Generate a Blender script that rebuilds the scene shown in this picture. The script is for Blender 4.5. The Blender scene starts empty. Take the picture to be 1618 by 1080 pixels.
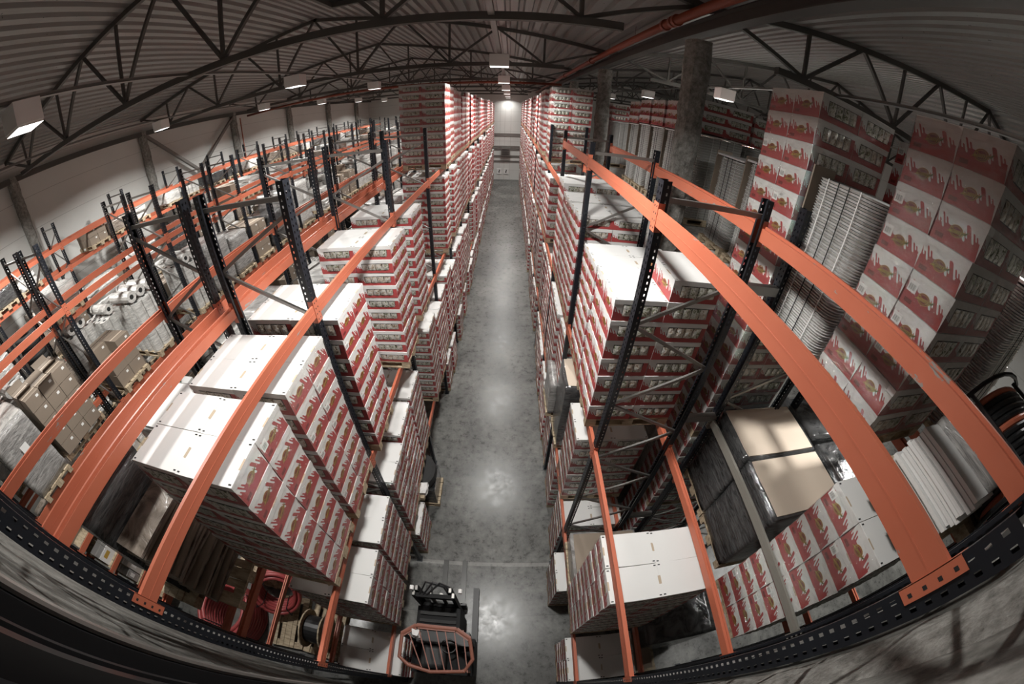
import bpy, math, random
import numpy as np
from mathutils import Vector, Matrix, noise
random.seed(7)
PI = math.pi
sc = bpy.context.scene
col = sc.collection
H = 8.45                                   # eye height above the floor

# ------------------------------------------------------------------ camera (fisheye)
PITCH, YAW, ROLL = .6472, .02679, .03945
def cam_dir(v):
    R, U, F = v
    c, s = math.cos(ROLL), math.sin(ROLL); R, U = R*c-U*s, R*s+U*c
    c, s = math.cos(PITCH), math.sin(PITCH); U, F = U*c-F*s, U*s+F*c
    c, s = math.cos(YAW), math.sin(YAW)
    return Vector((R*c+F*s, -R*s+F*c, U))
cd = bpy.data.cameras.new('camera'); cam = bpy.data.objects.new('camera', cd); col.objects.link(cam)
m3 = Matrix((cam_dir((1,0,0)), cam_dir((0,1,0)), -cam_dir((0,0,1)))).transposed()
cam.matrix_world = Matrix.Translation((0,0,H)) @ m3.to_4x4()
cd.type = 'PANO'; cd.sensor_width = 36; cd.clip_start = .02
cd.panorama_type = 'FISHEYE_LENS_POLYNOMIAL'
kk = 1618/36/674
cd.fisheye_fov = 3.6
cd.fisheye_polynomial_k0 = 0
cd.fisheye_polynomial_k1 = -1.20078*kk
cd.fisheye_polynomial_k2 = 0
cd.fisheye_polynomial_k3 = .06072*kk**3
cd.fisheye_polynomial_k4 = 0
sc.camera = cam
sc.view_settings.view_transform = 'Standard'; sc.view_settings.look = 'None'
sc.view_settings.exposure = -0.05; sc.view_settings.gamma = 1; sc.view_settings.use_curve_mapping = False
w = bpy.data.worlds.new('world'); sc.world = w; w.use_nodes = True
w.node_tree.nodes['Background'].inputs[0].default_value = (.5,.55,.6,1)
w.node_tree.nodes['Background'].inputs[1].default_value = .02
sc.cycles.use_denoising = True
sc.cycles.max_bounces = 8; sc.cycles.diffuse_bounces = 6; sc.cycles.glossy_bounces = 3
sc.cycles.transmission_bounces = 3; sc.cycles.transparent_max_bounces = 16
sc.cycles.sample_clamp_indirect = 4
sc.cycles.use_adaptive_sampling = True; sc.cycles.adaptive_threshold = .02
LAMP_W = 300.0                             # watts of each high-bay lamp
LAMPS = [('the middle aisle', -.33, (2.9, 10.2, 16.9, 23.5, 30.1, 36.7, 42.0)),
         ('the second aisle', -6.0, (2.6, 10.0, 16.6, 23.2, 29.8, 36.4)),
         ('the aisle by the left wall', -12.2, (3.6, 10.3, 17.0, 23.4, 29.8, 36.4)),
         ('the right hand block storage', 6.1, (1.85, 10.3, 16.9, 23.5, 30.1)),
         ('the far right of the hall', 11.7, (3.6, 10.3, 17.0, 23.6))]
LZ = H+1.12
ORD = ['zeroth','first','second','third','fourth','fifth','sixth','seventh','eighth','ninth','tenth','eleventh','twelfth','thirteenth','fourteenth','fifteenth','sixteenth']
for nm, lx, ys in LAMPS:
    for ly in ys:
        ld = bpy.data.lights.new('lamp_light','AREA'); ld.shape='RECTANGLE'; ld.size=.46; ld.size_y=.34
        ld.energy = LAMP_W*(.2 if ly>40 else 1.35 if lx<-11 else 1); ld.color = (1,.985,.95); ld.spread = math.radians(156)
        lo = bpy.data.objects.new('lamp_light', ld); col.objects.link(lo); lo.location=(lx,ly,LZ-.03)

# ------------------------------------------------------------------ node helpers
def mat(name, color=(.5,.5,.5), rough=.6, metal=0, spec=.5):
    m = bpy.data.materials.new(name); m.use_nodes = True
    b = m.node_tree.nodes['Principled BSDF']
    b.inputs['Base Color'].default_value = (*color,1); b.inputs['Roughness'].default_value = rough
    b.inputs['Metallic'].default_value = metal; b.inputs['Specular IOR Level'].default_value = spec
    return m
class G:
    def __init__(s, m): s.m=m; s.t=m.node_tree; s.b=s.t.nodes.get('Principled BSDF'); s.out=s.t.nodes['Material Output']
    def n(s, ty, **k):
        n = s.t.nodes.new(ty)
        for a,v in k.items(): setattr(n,a,v)
        return n
    def l(s,a,b): s.t.links.new(a,b)
    def set(s, sock, v):
        if isinstance(v,(int,float)): sock.default_value = v
        elif isinstance(v,tuple): sock.default_value = v
        else: s.l(v,sock)
    def math(s, op, a, b=0., c=None):
        n=s.n('ShaderNodeMath',operation=op); s.set(n.inputs[0],a); s.set(n.inputs[1],b)
        if c is not None: s.set(n.inputs[2],c)
        return n.outputs[0]
    def coord(s, kind='Object'): return s.n('ShaderNodeTexCoord').outputs[kind]
    def wpos(s): return s.n('ShaderNodeNewGeometry').outputs['Position']
    def xyz(s, v):
        n=s.n('ShaderNodeSeparateXYZ'); s.l(v,n.inputs[0]); return n.outputs
    def map(s, v, scale=(1,1,1), rot=(0,0,0)):
        n=s.n('ShaderNodeMapping'); s.l(v,n.inputs[0]); n.inputs['Scale'].default_value=scale; n.inputs['Rotation'].default_value=rot; return n.outputs[0]
    def noise(s, v, scale=5, detail=4, rough=.6, dist=0):
        n=s.n('ShaderNodeTexNoise'); s.l(v,n.inputs['Vector']); n.inputs['Scale'].default_value=scale
        n.inputs['Detail'].default_value=detail; n.inputs['Roughness'].default_value=rough; n.inputs['Distortion'].default_value=dist
        return n.outputs['Fac']
    def ramp(s, f, stops):
        n=s.n('ShaderNodeValToRGB'); s.l(f,n.inputs[0]); e=n.color_ramp.elements
        while len(e)<len(stops): e.new(.5)
        for i,(p,c) in enumerate(stops): e[i].position=p; e[i].color=(*c,1) if len(c)==3 else c
        return n.outputs[0]
    def mix(s, f, a, b):
        n=s.n('ShaderNodeMix',data_type='RGBA'); s.set(n.inputs[0],f); s.set(n.inputs[6],a if not (isinstance(a,tuple) and len(a)==3) else (*a,1)); s.set(n.inputs[7],b if not (isinstance(b,tuple) and len(b)==3) else (*b,1)); return n.outputs[2]
    def bump(s, h, strength=.3, dist=.01):
        n=s.n('ShaderNodeBump'); s.l(h,n.inputs['Height']); n.inputs['Strength'].default_value=strength; n.inputs['Distance'].default_value=dist
        s.l(n.outputs[0], s.b.inputs['Normal']); return n.outputs[0]

def board_mat(name, c, var=.06, rough=.6):
    m=mat(name,c,rough,spec=.35); g=G(m); f=g.noise(g.wpos(),1.3,3)
    g.l(g.mix(f, tuple(x*(1-var) for x in c), tuple(min(1,x*(1+var)) for x in c)), g.b.inputs['Base Color']); return m
M_white = board_mat('white_board',(.66,.655,.64))
M_lid = board_mat('white_lid',(.66,.655,.64))
M_red = board_mat('red_print',(.36,.062,.062),.12,.45)
M_dred = mat('dark_red_print',(.16,.022,.022),.5)
M_gold = mat('gold_print',(.42,.27,.055),.45)
M_ink = mat('dark_ink',(.03,.022,.018),.5)
M_leaf = mat('olive_print',(.10,.11,.03),.5)
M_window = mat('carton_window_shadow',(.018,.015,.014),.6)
M_hole = mat('punched_hole_dark',(.012,.012,.012),.8)
M_slot = mat('board_edge_tan',(.42,.34,.25),.8)
M_label = mat('paper_label',(.80,.80,.78),.5)
M_tan = board_mat('kraft_board',(.235,.19,.148),.1,.7)
M_tan_pale = board_mat('pale_kraft_board',(.62,.52,.42),.06,.7)
M_steel = mat('galvanised_steel',(.26,.25,.235),.42,.75)
M_roofsteel = mat('grey_painted_steel',(.085,.08,.073),.55,.2)
M_black = mat('black_plastic',(.014,.014,.015),.35)
M_rubber = mat('tyre_rubber',(.018,.018,.018),.7)
M_greyboard = board_mat('grey_board',(.50,.49,.46),.08)

def mk_bag():
    m=mat('snack_pouch',(.5,.5,.45),.28,.35); g=G(m); p=g.wpos()
    f=g.noise(p,23,2,.6,1.0); c=g.ramp(f,[(.30,(.05,.06,.025)),(.42,(.26,.27,.18)),(.52,(.66,.65,.60)),(.66,(.34,.34,.30)),(.8,(.75,.74,.70))])
    k=g.noise(p,1.7,1); c2=g.ramp(f,[(.3,(.10,.05,.02)),(.45,(.50,.44,.36)),(.6,(.62,.61,.58)),(.75,(.28,.27,.25))])
    g.l(g.mix(g.math('GREATER_THAN',k,.52),c,c2),g.b.inputs['Base Color']); g.bump(f,.6,.01); return m
M_bag = mk_bag()
def mk_wood():
    m=mat('pallet_wood',(.42,.33,.22),.75); g=G(m); p=g.map(g.wpos(),(2,9,9)); f=g.noise(p,2.5,5)
    g.l(g.ramp(f,[(.3,(.20,.15,.10)),(.5,(.40,.32,.215)),(.75,(.56,.46,.33))]),g.b.inputs['Base Color']); return m
M_wood = mk_wood()
def mk_orange():
    m=mat('orange_paint',(.55,.13,.055),.42,0,.5); g=G(m); p=g.wpos()
    f=g.noise(g.map(p,(1,.25,1)),9,6,.7); e=g.noise(p,1.1,2)
    k=g.math('GREATER_THAN',g.math('ADD',f,g.math('MULTIPLY',e,.35)),.845)
    g.l(g.mix(k,g.mix(g.noise(p,3,3),(.42,.110,.058),(.51,.150,.085)),(.27,.25,.23)),g.b.inputs['Base Color']); return m
M_orange = mk_orange()
def mk_upright():
    # sheet steel with real see-through punchings
    m=mat('black_painted_punched_steel',(.022,.027,.036),.38,.2); g=G(m); o=g.xyz(g.coord()); 
    fz=g.math('FRACT',g.math('MULTIPLY',o[2],16.6)); inz=g.math('LESS_THAN',g.math('ABSOLUTE',g.math('SUBTRACT',fz,.5)),.20)
    front=g.math('LESS_THAN',o[0],.004)
    yy=g.math('LESS_THAN',g.math('ABSOLUTE',g.math('SUBTRACT',g.math('ABSOLUTE',o[1]),.024)),.0075)
    a=g.math('MULTIPLY',front,yy)
    side=g.math('GREATER_THAN',g.math('ABSOLUTE',o[1]),.048)
    xx=g.math('LESS_THAN',g.math('ABSOLUTE',g.math('SUBTRACT',o[0],.045)),.0065)
    b=g.math('MULTIPLY',side,xx)
    h=g.math('MULTIPLY',g.math('MAXIMUM',a,b),inz)
    g.l(g.math('SUBTRACT',1.,h),g.b.inputs['Alpha'])
    g.l(g.mix(g.noise(g.wpos(),2,3),(.006,.007,.009),(.017,.021,.029)),g.b.inputs['Base Color'])
    return m
M_up = mk_upright()
def mk_floor():
    m=mat('polished_concrete',(.2,.2,.19),.35); g=G(m); p=g.wpos(); x,y,z=g.xyz(p)
    a=g.noise(p,.45,6,.7,.5); b=g.noise(p,4.5,9,.78); c=g.noise(g.map(p,(1.3,.35,1)),1.6,6,.7,.6)
    col_=g.ramp(g.math('MULTIPLY_ADD',b,.45,g.math('MULTIPLY',a,.55)),[(.38,(.05,.05,.047)),(.47,(.095,.095,.09)),(.55,(.15,.15,.14)),(.64,(.235,.235,.22))])
    st=g.ramp(c,[(.60,(0,0,0)),(.72,(1,1,1))]); st2=g.ramp(b,[(.50,(0,0,0)),(.58,(1,1,1))])
    blot=g.math('MULTIPLY',st,st2)
    col2=g.mix(g.math('MULTIPLY',blot,.75),col_,(.05,.05,.047))
    # saw-cut joints every 3.9 m and hair cracks
    fy=g.math('ABSOLUTE',g.math('SUBTRACT',g.math('FRACT',g.math('DIVIDE',g.math('ADD',y,-5.35+3.9*10),3.9)),.5))
    j=g.math('GREATER_THAN',fy,.4982)
    wob=g.math('MULTIPLY',g.math('SUBTRACT',g.noise(p,1.1,5,.75),.5),.9)
    cr=g.math('LESS_THAN',g.math('ABSOLUTE',g.math('ADD',g.math('ADD',x,1.05),wob)),.006)
    cr=g.math('MULTIPLY',cr,g.math('LESS_THAN',y,9.))
    col3=g.mix(g.math('MULTIPLY',g.math('MAXIMUM',j,cr),.6),col2,(.04,.04,.038))
    pale=g.math('LESS_THAN',g.math('ABSOLUTE',g.math('SUBTRACT',y,2.66)),.045); pale=g.math('MULTIPLY',pale,g.math('LESS_THAN',g.math('ABSOLUTE',g.math('ADD',x,.3)),1.6))
    col4=g.mix(g.math('MULTIPLY',pale,.3),col3,(.42,.41,.39))
    g.l(col4,g.b.inputs['Base Color'])
    g.l(g.ramp(b,[(.3,(.20,.20,.20)),(.7,(.42,.42,.42))]),g.b.inputs['Roughness']); g.bump(b,.12,.01); return m
M_floor=mk_floor()
def mk_panel(name,c,axis,step,horizontal=True):
    m=mat(name,c,.55); g=G(m); p=g.wpos(); q=g.xyz(p)
    f=g.math('FRACT',g.math('DIVIDE',q[2],step)); ln=g.math('LESS_THAN',f,.012)
    rib=g.math('SINE',g.math('MULTIPLY',q[2],110.))
    n=g.noise(p,.6,4)
    base=g.mix(n,tuple(v*.90 for v in c),tuple(v*1.06 for v in c))
    g.l(g.mix(g.math('MULTIPLY',ln,.55),base,(.12,.12,.11)),g.b.inputs['Base Color']); g.bump(rib,.08,.004); return m
M_wall=mk_panel('white_wall_panel',(.72,.72,.69),1,1.15)
def mk_rough():
    m=mat('rough_concrete',(.25,.24,.22),.85); g=G(m); p=g.wpos()
    a=g.noise(g.map(p,(1,1,.45),(0,.5,0)),2.2,7,.7,.5); b=g.noise(p,14,6,.7)
    g.l(g.ramp(g.math('MULTIPLY_ADD',a,.7,g.math('MULTIPLY',b,.3)),[(.36,(.05,.047,.042)),(.5,(.155,.15,.135)),(.64,(.28,.27,.25))]),g.b.inputs['Base Color'])
    g.bump(g.math('ADD',a,g.math('MULTIPLY',b,.3)),.55,.05); return m
M_rough=mk_rough()
def mk_foam():
    m=mat('sprayed_fireproofing',(.33,.32,.29),.95,0,.1); g=G(m); p=g.wpos(); b=g.noise(p,9,8,.75); v=g.noise(p,40,3,.6)
    g.l(g.ramp(b,[(.3,(.10,.095,.085)),(.5,(.26,.25,.23)),(.7,(.42,.41,.38))]),g.b.inputs['Base Color']); g.bump(g.math('ADD',b,g.math('MULTIPLY',v,.4)),.9,.03); return m
M_foam=mk_foam()
def mk_ceil():
    m=mat('trapezoid_roof_sheet',(.20,.19,.175),.38,.35); g=G(m); p=g.wpos(); n=g.noise(g.map(p,(6,.25,1)),1.5,5,.7); d=g.noise(p,11,2)
    c=g.mix(n,(.22,.215,.205),(.35,.345,.33)); g.l(g.mix(g.math('GREATER_THAN',d,.73),c,(.05,.05,.05)),g.b.inputs['Base Color']); return m
M_ceil=mk_ceil()
def film(name, tint, cover, streak=18, dark=None, rough=.16):
    """stretch film: mostly clear, wrinkled and shiny"""
    m=bpy.data.materials.new(name); m.use_nodes=True; g=G(m); g.t.nodes.remove(g.b)
    p=g.map(g.wpos(),(1,1,3.2),(.35,.2,0)); f=g.noise(p,streak*.28,6,.72,1.2); f2=g.noise(g.map(g.wpos(),(1,1,5),(-.4,.3,0)),streak*.5,4,.7,.5)
    bp=g.n('ShaderNodeBump'); g.l(g.math('ADD',f,g.math('MULTIPLY',f2,.6)),bp.inputs['Height']); bp.inputs['Strength'].default_value=.9; bp.inputs['Distance'].default_value=.03
    gl=g.n('ShaderNodeBsdfGlossy'); gl.inputs['Roughness'].default_value=rough; gl.inputs['Color'].default_value=(.95,.95,.95,1); g.l(bp.outputs[0],gl.inputs['Normal'])
    df=g.n('ShaderNodeBsdfDiffuse'); df.inputs['Color'].default_value=(*(dark or (.5,.5,.48)),1)
    tr=g.n('ShaderNodeBsdfTransparent'); tr.inputs['Color'].default_value=(*tint,1)
    a=g.n('ShaderNodeMixShader'); a.inputs[0].default_value=.86; g.l(df.outputs[0],a.inputs[1]); g.l(gl.outputs[0],a.inputs[2])
    k=g.ramp(f,[(.40,(cover*.35,)*3),(.62,(cover,)*3),(.75,(min(1,cover*2.2),)*3)])
    b=g.n('ShaderNodeMixShader'); g.l(k,b.inputs[0]); g.l(tr.outputs[0],b.inputs[1]); g.l(a.outputs[0],b.inputs[2]); g.l(b.outputs[0],g.out.inputs[0]); return m
M_film=film('stretch_film',(.96,.96,.95),.24,18,(.2,.2,.19),.09)
M_film_heavy=film('stretch_film_many_turns',(.86,.85,.84),.30,18,(.10,.10,.095),.09)
def wrapmat(name,c1,c2,metal=.0,rough=.22,sc_=5):
    m=mat(name,c1,rough,metal,.8); g=G(m); p=g.map(g.wpos(),(.7,.7,4.5),(.35,.3,0)); f=g.noise(p,sc_*.8,5,.62,1.6)
    g.l(g.ramp(f,[(.35,c1),(.62,c2)]),g.b.inputs['Base Color']); g.bump(f,.45,.03); return m
M_wrap_grey=wrapmat('grey_wrapped_goods',(.16,.155,.15),(.40,.39,.375))
M_wrap_white=wrapmat('milky_wrapped_goods',(.36,.355,.34),(.66,.65,.62))
M_wrap_dark=wrapmat('dark_wrapped_goods',(.022,.023,.024),(.085,.085,.085),0,.12,6)
M_wrap_brown=wrapmat('brown_wrapped_goods',(.12,.095,.075),(.33,.28,.235))
def mk_trays():
    m=mat('stacked_white_trays',(.6,.6,.58),.6); g=G(m); q=g.xyz(g.coord()); s=g.math('SINE',g.math('MULTIPLY',q[2],2*PI/.034))
    g.l(g.ramp(s,[(.2,(.16,.155,.15)),(.55,(.66,.655,.63))]),g.b.inputs['Base Color']); g.bump(s,.5,.01); return m
M_trays=mk_trays()
M_redpipe=mat('red_pipe_paint',(.23,.045,.02),.4)
M_hose=mat('pink_red_hose',(.33,.06,.06),.35)
M_lampglow=bpy.data.materials.new('lamp_diffuser'); M_lampglow.use_nodes=True
g=G(M_lampglow); g.b.inputs['Emission Color'].default_value=(1,.98,.94,1); g.b.inputs['Emission Strength'].default_value=3.2
M_lampbody=mat('lamp_housing_white',(.82,.81,.79),.5)

# ------------------------------------------------------------------ mesh helpers
class M:
    def __init__(s): s.v=[]; s.f=[]; s.m=[]
    def poly(s, pts, m):
        n=len(s.v); s.v+= [tuple(p) for p in pts]; s.f.append(tuple(range(n,n+len(pts)))); s.m.append(m)
    def box(s, x0,x1,y0,y1,z0,z1, m, top=None):
        n=len(s.v); s.v+=[(x0,y0,z0),(x1,y0,z0),(x1,y1,z0),(x0,y1,z0),(x0,y0,z1),(x1,y0,z1),(x1,y1,z1),(x0,y1,z1)]
        for f in ((0,3,2,1),(4,5,6,7),(0,1,5,4),(1,2,6,5),(2,3,7,6),(3,0,4,7)): s.f.append(tuple(n+i for i in f)); s.m.append(top if (top and f==(4,5,6,7)) else m)
        return s
    def add(s, t, mx=None, sub=None):
        n=len(s.v)
        if mx is None: s.v+=t.v
        else: s.v+=[tuple(mx@Vector(p)) for p in t.v]
        s.f+=[tuple(n+i for i in f) for f in t.f]; s.m+=[(sub or {}).get(k,k) for k in t.m]; return s
    def bar(s, a, b, wx, wy, m, up=(0,0,1)):
        a=Vector(a); b=Vector(b); d=b-a; L=d.length; d/=L; u=Vector(up)
        if abs(d.dot(u))>.98: u=Vector((1,0,0))
        r=d.cross(u).normalized(); u=r.cross(d)
        t=M().box(-wx/2,wx/2,-wy/2,wy/2,0,L,m); mx=Matrix((r,u,d)).transposed().to_4x4(); mx.translation=a
        return s.add(t,mx)
    def tube(s, pts, r, m, n=8, caps=True, closed=False):
        pts=[Vector(p) for p in pts]; N=len(pts); rings=[]; pu=None
        for i,p in enumerate(pts):
            if closed: d=pts[(i+1)%N]-pts[i-1]
            else: d=pts[min(i+1,N-1)]-pts[max(i-1,0)]
            d.normalize()
            u=pu if pu is not None else (Vector((0,0,1)) if abs(d.z)<.9 else Vector((1,0,0)))
            rr=d.cross(u).normalized(); u=rr.cross(d); pu=u; b=len(s.v); R=r[i] if isinstance(r,(list,tuple)) else r
            s.v+=[tuple(p+rr*math.cos(2*PI*k/n)*R+u*math.sin(2*PI*k/n)*R) for k in range(n)]; rings.append(b)
        for i in range(N if closed else N-1):
            a=rings[i]; b=rings[(i+1)%N]
            for k in range(n): s.f.append((a+k,a+(k+1)%n,b+(k+1)%n,b+k)); s.m.append(m)
        if caps and not closed:
            s.f.append(tuple(rings[0]+k for k in range(n))[::-1]); s.m.append(m); s.f.append(tuple(rings[-1]+k for k in range(n))); s.m.append(m)
        return s
    def data(s, name, smooth=False):
        me=bpy.data.meshes.new(name); me.from_pydata(s.v,[],s.f); u=[]
        for k in s.m:
            if k not in u: u.append(k)
        for k in u: me.materials.append(k)
        ix={k:i for i,k in enumerate(u)}; me.polygons.foreach_set('material_index',[ix[k] for k in s.m])
        if smooth: me.polygons.foreach_set('use_smooth',[True]*len(s.f))
        me.update(); return me
    def build(s, name, parent=None, loc=(0,0,0), rz=0, smooth=False, label=None):
        return put(name, s.data(name,smooth), parent, loc, rz, label)
def put(name, me, parent=None, loc=(0,0,0), rz=0, label=None):
    o=bpy.data.objects.new(name,me); col.objects.link(o); o.location=loc; o.rotation_euler=(0,0,rz)
    if parent: o.parent=parent
    if label: o['label']=label
    return o
def tag(o,label,cat,group=None,kind=None):
    o['label']=label; o['category']=cat
    if group: o['group']=group
    if kind: o['kind']=kind
    return o
def thing(name,label,cat,loc=(0,0,0),rz=0,group=None):
    o=bpy.data.objects.new(name,None); col.objects.link(o); o.location=loc; o.rotation_euler=(0,0,rz); o.empty_display_size=.1
    return tag(o,label,cat,group)
def struct(o,label,cat='wall'):
    return tag(o,label,cat,None,'structure')
def lumpy(sx,sy,sz,seg,amp,mt,round_=.12,seed=0,fr=2.2):
    """rounded, wrinkled block standing on z=0, centred in x and y"""
    import bmesh
    bm=bmesh.new(); bmesh.ops.create_cube(bm,size=1); bmesh.ops.subdivide_edges(bm,edges=bm.edges[:],cuts=seg,use_grid_fill=True)
    for v in bm.verts:
        c=v.co*2; p=Vector([math.copysign(min(abs(a),1),a) for a in c])
        # superellipse rounding
        l=(abs(p.x)**8+abs(p.y)**8)**(1/8); 
        if l>1e-6: k=(1-round_)+round_*(1/max(l,1e-6) if l>1 else 1); p.x*=k if l>1 else 1; p.y*=k if l>1 else 1
        q=Vector((p.x*sx/2,p.y*sy/2,(p.z+1)*sz/2))
        nn=noise.noise_vector(Vector((q.x*fr+seed*7.1,q.y*fr,q.z*fr*1.6)))*amp
        if q.z<.01: nn.z=0
        v.co=q+nn
    t=M(); t.v=[tuple(v.co) for v in bm.verts]; t.f=[tuple(x.index for x in f.verts) for f in bm.faces]; t.m=[mt]*len(t.f); bm.free(); return t
def text_tpl(txt, size, mt, depth=0):
    cu=bpy.data.curves.new('t','FONT'); cu.body=txt; cu.size=size; cu.align_x='CENTER'; cu.align_y='CENTER'; cu.resolution_u=2
    o=bpy.data.objects.new('t',cu); me=bpy.data.meshes.new_from_object(o); t=M()
    t.v=[tuple(v.co) for v in me.vertices]; t.f=[tuple(p.vertices) for p in me.polygons]; t.m=[mt]*len(t.f)
    bpy.data.objects.remove(o); bpy.data.curves.remove(cu); bpy.data.meshes.remove(me); return t

# ------------------------------------------------------------------ the printed carton
LOGO=text_tpl('Damy',.062,M_ink)
LOGO_G=text_tpl('Damy',.062,M_gold)
def face_map(side,W,off):
    """u to the viewer's right, v up, d out of the face"""
    if side=='-x': return lambda u,v,d=0:(-off-d, W/2-u, v)
    if side=='+x': return lambda u,v,d=0:( off+d,-W/2+u, v)
    if side=='-y': return lambda u,v,d=0:(-W/2+u,-off-d, v)
    return lambda u,v,d=0:( W/2-u, off+d, v)
def drips(cols, W, Hh, vb):
    """outline of a dripping edge: alternating up and down fingers with round ends, leaning"""
    pts=[]; N=len(cols)
    for i,(u0,u1,v) in enumerate(cols):
        w_=(u1-u0)*W; nb=[cols[j][2] for j in (i-1,i+1) if 0<=j<N]; up=v>=max(nb)
        c=(u0+u1)/2*W; vv=v*Hh; r=min(w_/2,.012); fl=w_/2-r
        for k in range(5):
            a=PI-PI*k/4
            pts.append((c+r*math.cos(a)+(-fl if k<2 else fl if k>2 else 0), vv-r+r*math.sin(a) if up else vv+r-r*math.sin(a)))
    out=[(0,vb)]
    for u,v in pts: out.append((min(W,max(0,u-.5*(v-.45*Hh))),v))
    out.append((W,vb)); return out
def carton(h, flap=True, lab=False):
    t=M(); L,W=.6,.4; lx,ly=L/2-.004,W/2-.004; hb=h-.058
    t.box(-lx,lx,-ly,ly,.002,h-.003,M_white)
    t.box(-lx-.0035,lx+.0035,-ly-.0035,ly+.0035,h-.056,h,M_lid)
    for sx in (-1,1):                                     # vent holes and handle slots of the lid
        for sy in (-1,1):
            cx,cy=sx*(lx-.022),sy*(ly-.02)
            t.poly([(cx-.014,cy-.007,h+.001),(cx+.014,cy-.007,h+.001),(cx+.014,cy+.007,h+.001),(cx-.014,cy+.007,h+.001)],M_hole)
        cx=sx*(lx-.003); t.poly([(cx-.010,-.05,h+.001),(cx+.010,-.05,h+.001),(cx+.010,.05,h+.001),(cx-.010,.05,h+.001)],M_slot)
    for side in ('-x','+x'):
        F=face_map(side,2*ly,lx)
        cols=[(.0,.03,.72),(.03,.055,.60),(.055,.10,.98),(.10,.14,.64),(.14,.175,.78),(.175,.22,.52),(.22,.26,1.0),(.26,.29,.68),(.29,.33,.90),(.33,.60,.68),(.60,.615,.74),(.615,.675,.42),(.675,.695,.74),(.695,.73,.55),(.73,.82,.97),(.82,.865,.48),(.865,.905,.82),(.905,.935,.60),(.935,.965,.76),(.965,1.,.6)]
        o=drips(cols,2*ly,hb,.004); t.poly([F(u,v,.0012) for u,v in o],M_red)
        u0,v0=.46*2*ly,.60*hb
        def ell(rx,ry,d,mt,n=18): t.poly([F(u0+rx*math.cos(2*PI*k/n)-.0*k,v0+ry*math.sin(2*PI*k/n),d) for k in range(n)],mt)
        ell(.056,.042,.0022,M_gold); ell(.052,.038,.003,M_dred); ell(.046,.0315,.0034,M_gold); ell(.043,.0285,.0038,M_dred)
        t.poly([F(u0-.075,v0-.026,.0038),F(u0-.05,v0-.006,.0038),F(u0+.068,v0+.018,.0038),F(u0+.06,v0-.012,.0038)],M_gold)
        t.poly([F(u0+.05,v0+.0,.0042),F(u0+.098,v0+.034,.0042),F(u0+.075,v0-.002,.0042)],M_leaf)
        for tp,ks,dd in ((LOGO,1.0,.0044),(LOGO_G,.93,.0050)):
            n=len(t.v); t.v+=[F(u0-.003+p[0]*.80*ks+(p[1]*.15)+(.0015 if ks==1 else 0),v0+p[1]*.95*ks+p[0]*.10-(.0015 if ks==1 else 0),dd) for p in tp.v]; t.f+=[tuple(n+i for i in f) for f in tp.f]; t.m+=tp.m
        t.poly([F(.03,.03,.002),F(.10,.03,.002),F(.10,.062,.002),F(.03,.062,.002)],M_dred)
        if lab and side=='-x' or lab and side=='+x':
            a=.012; t.poly([F(a,.55*hb,.004),F(a+.085,.55*hb,.004),F(a+.085,.97*hb,.004),F(a,.97*hb,.004)],M_label)
            for i in range(9): 
                u=a+.014+i*.0066; t.poly([F(u,.62*hb,.0046),F(u+(.002 if i%3 else .0038),.62*hb,.0046),F(u+(.002 if i%3 else .0038),.84*hb,.0046),F(u,.84*hb,.0046)],M_ink)
    for side in ('-y','+y'):
        F=face_map(side,2*lx,ly)
        cols=[(.01,.03,.62),(.03,.055,.95),(.055,.08,.55),(.08,.10,.85),(.10,.13,.48),(.13,.15,.70),(.15,.19,.42),(.19,.96,.44),(.96,.98,.9),(.98,1.,.8)]
        t.poly([F(0,.004,.0012)]+[F(0,.6*hb,.0012)]+[F(u,v,.0012) for u,v in drips(cols,2*lx,hb,.004)[1:]],M_red)
        wu0,wu1,wv0,wv1=.165*2*lx,.90*2*lx,.30*hb,hb+.001
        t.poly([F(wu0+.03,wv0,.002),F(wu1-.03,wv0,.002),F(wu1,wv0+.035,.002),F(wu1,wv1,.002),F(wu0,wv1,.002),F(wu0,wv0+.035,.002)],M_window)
        t.poly([F(wu1,.004,.0018),F(2*lx,.004,.0018),F(2*lx,hb,.0018),F(wu1,hb,.0018)],M_red)
        nb=4; bw=(wu1-wu0-.008)/nb
        for b in range(nb):
            bu=wu0+.004+b*bw; sk=random.uniform(-.012,.012); NX,NZ=4,4; n=len(t.v)
            for j in range(NZ+1):
                for i in range(NX+1):
                    a=i/NX; c=j/NZ; e=math.sin(PI*a)*(.35+.65*math.sin(PI*min(.95,c+.05)))
                    t.v.append(F(bu+.003+(bw-.006)*a+sk*(c-.5), wv0+.006+(wv1-wv0-.012)*c, .0026+.015*e+random.uniform(0,.003)))
            for j in range(NZ):
                for i in range(NX):
                    q=n+j*(NX+1)+i; t.f.append((q,q+1,q+NX+2,q+NX+1)); t.m.append(M_bag)
    return t
CT={('tall',0):carton(.26),('tall',1):carton(.26,lab=True),('low',0):carton(.215),('low',1):carton(.215,lab=True)}
CH={'tall':.26,'low':.215}
CTD={k:v.data('carton') for k,v in CT.items()}
def pallet_tpl(L=1.2,W=.8):
    t=M(); x0,y0=-L/2,-W/2
    for a,b in ((0,.145),(.22,.1),(.3275,.145),(.48,.1),(.655,.145)):
        yy=y0+a*W/.8; t.box(x0,x0+L,yy,yy+b*W/.8,.122,.144,M_wood)
    for x in (0,.5275,1.055):
        xx=x0+x*L/1.2; t.box(xx,xx+.145,y0,y0+W,.1,.122,M_wood)
        for a,b in ((0,.1),(.35,.145),(.7,.1)): t.box(xx,xx+.145,y0+a*W/.8,y0+(a+b)*W/.8,.022,.1,M_wood)
    for a,b in ((0,.1),(.35,.145),(.7,.1)): t.box(x0,x0+L,y0+a*W/.8,y0+(a+b)*W/.8,0,.022,M_wood)
    return t
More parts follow.
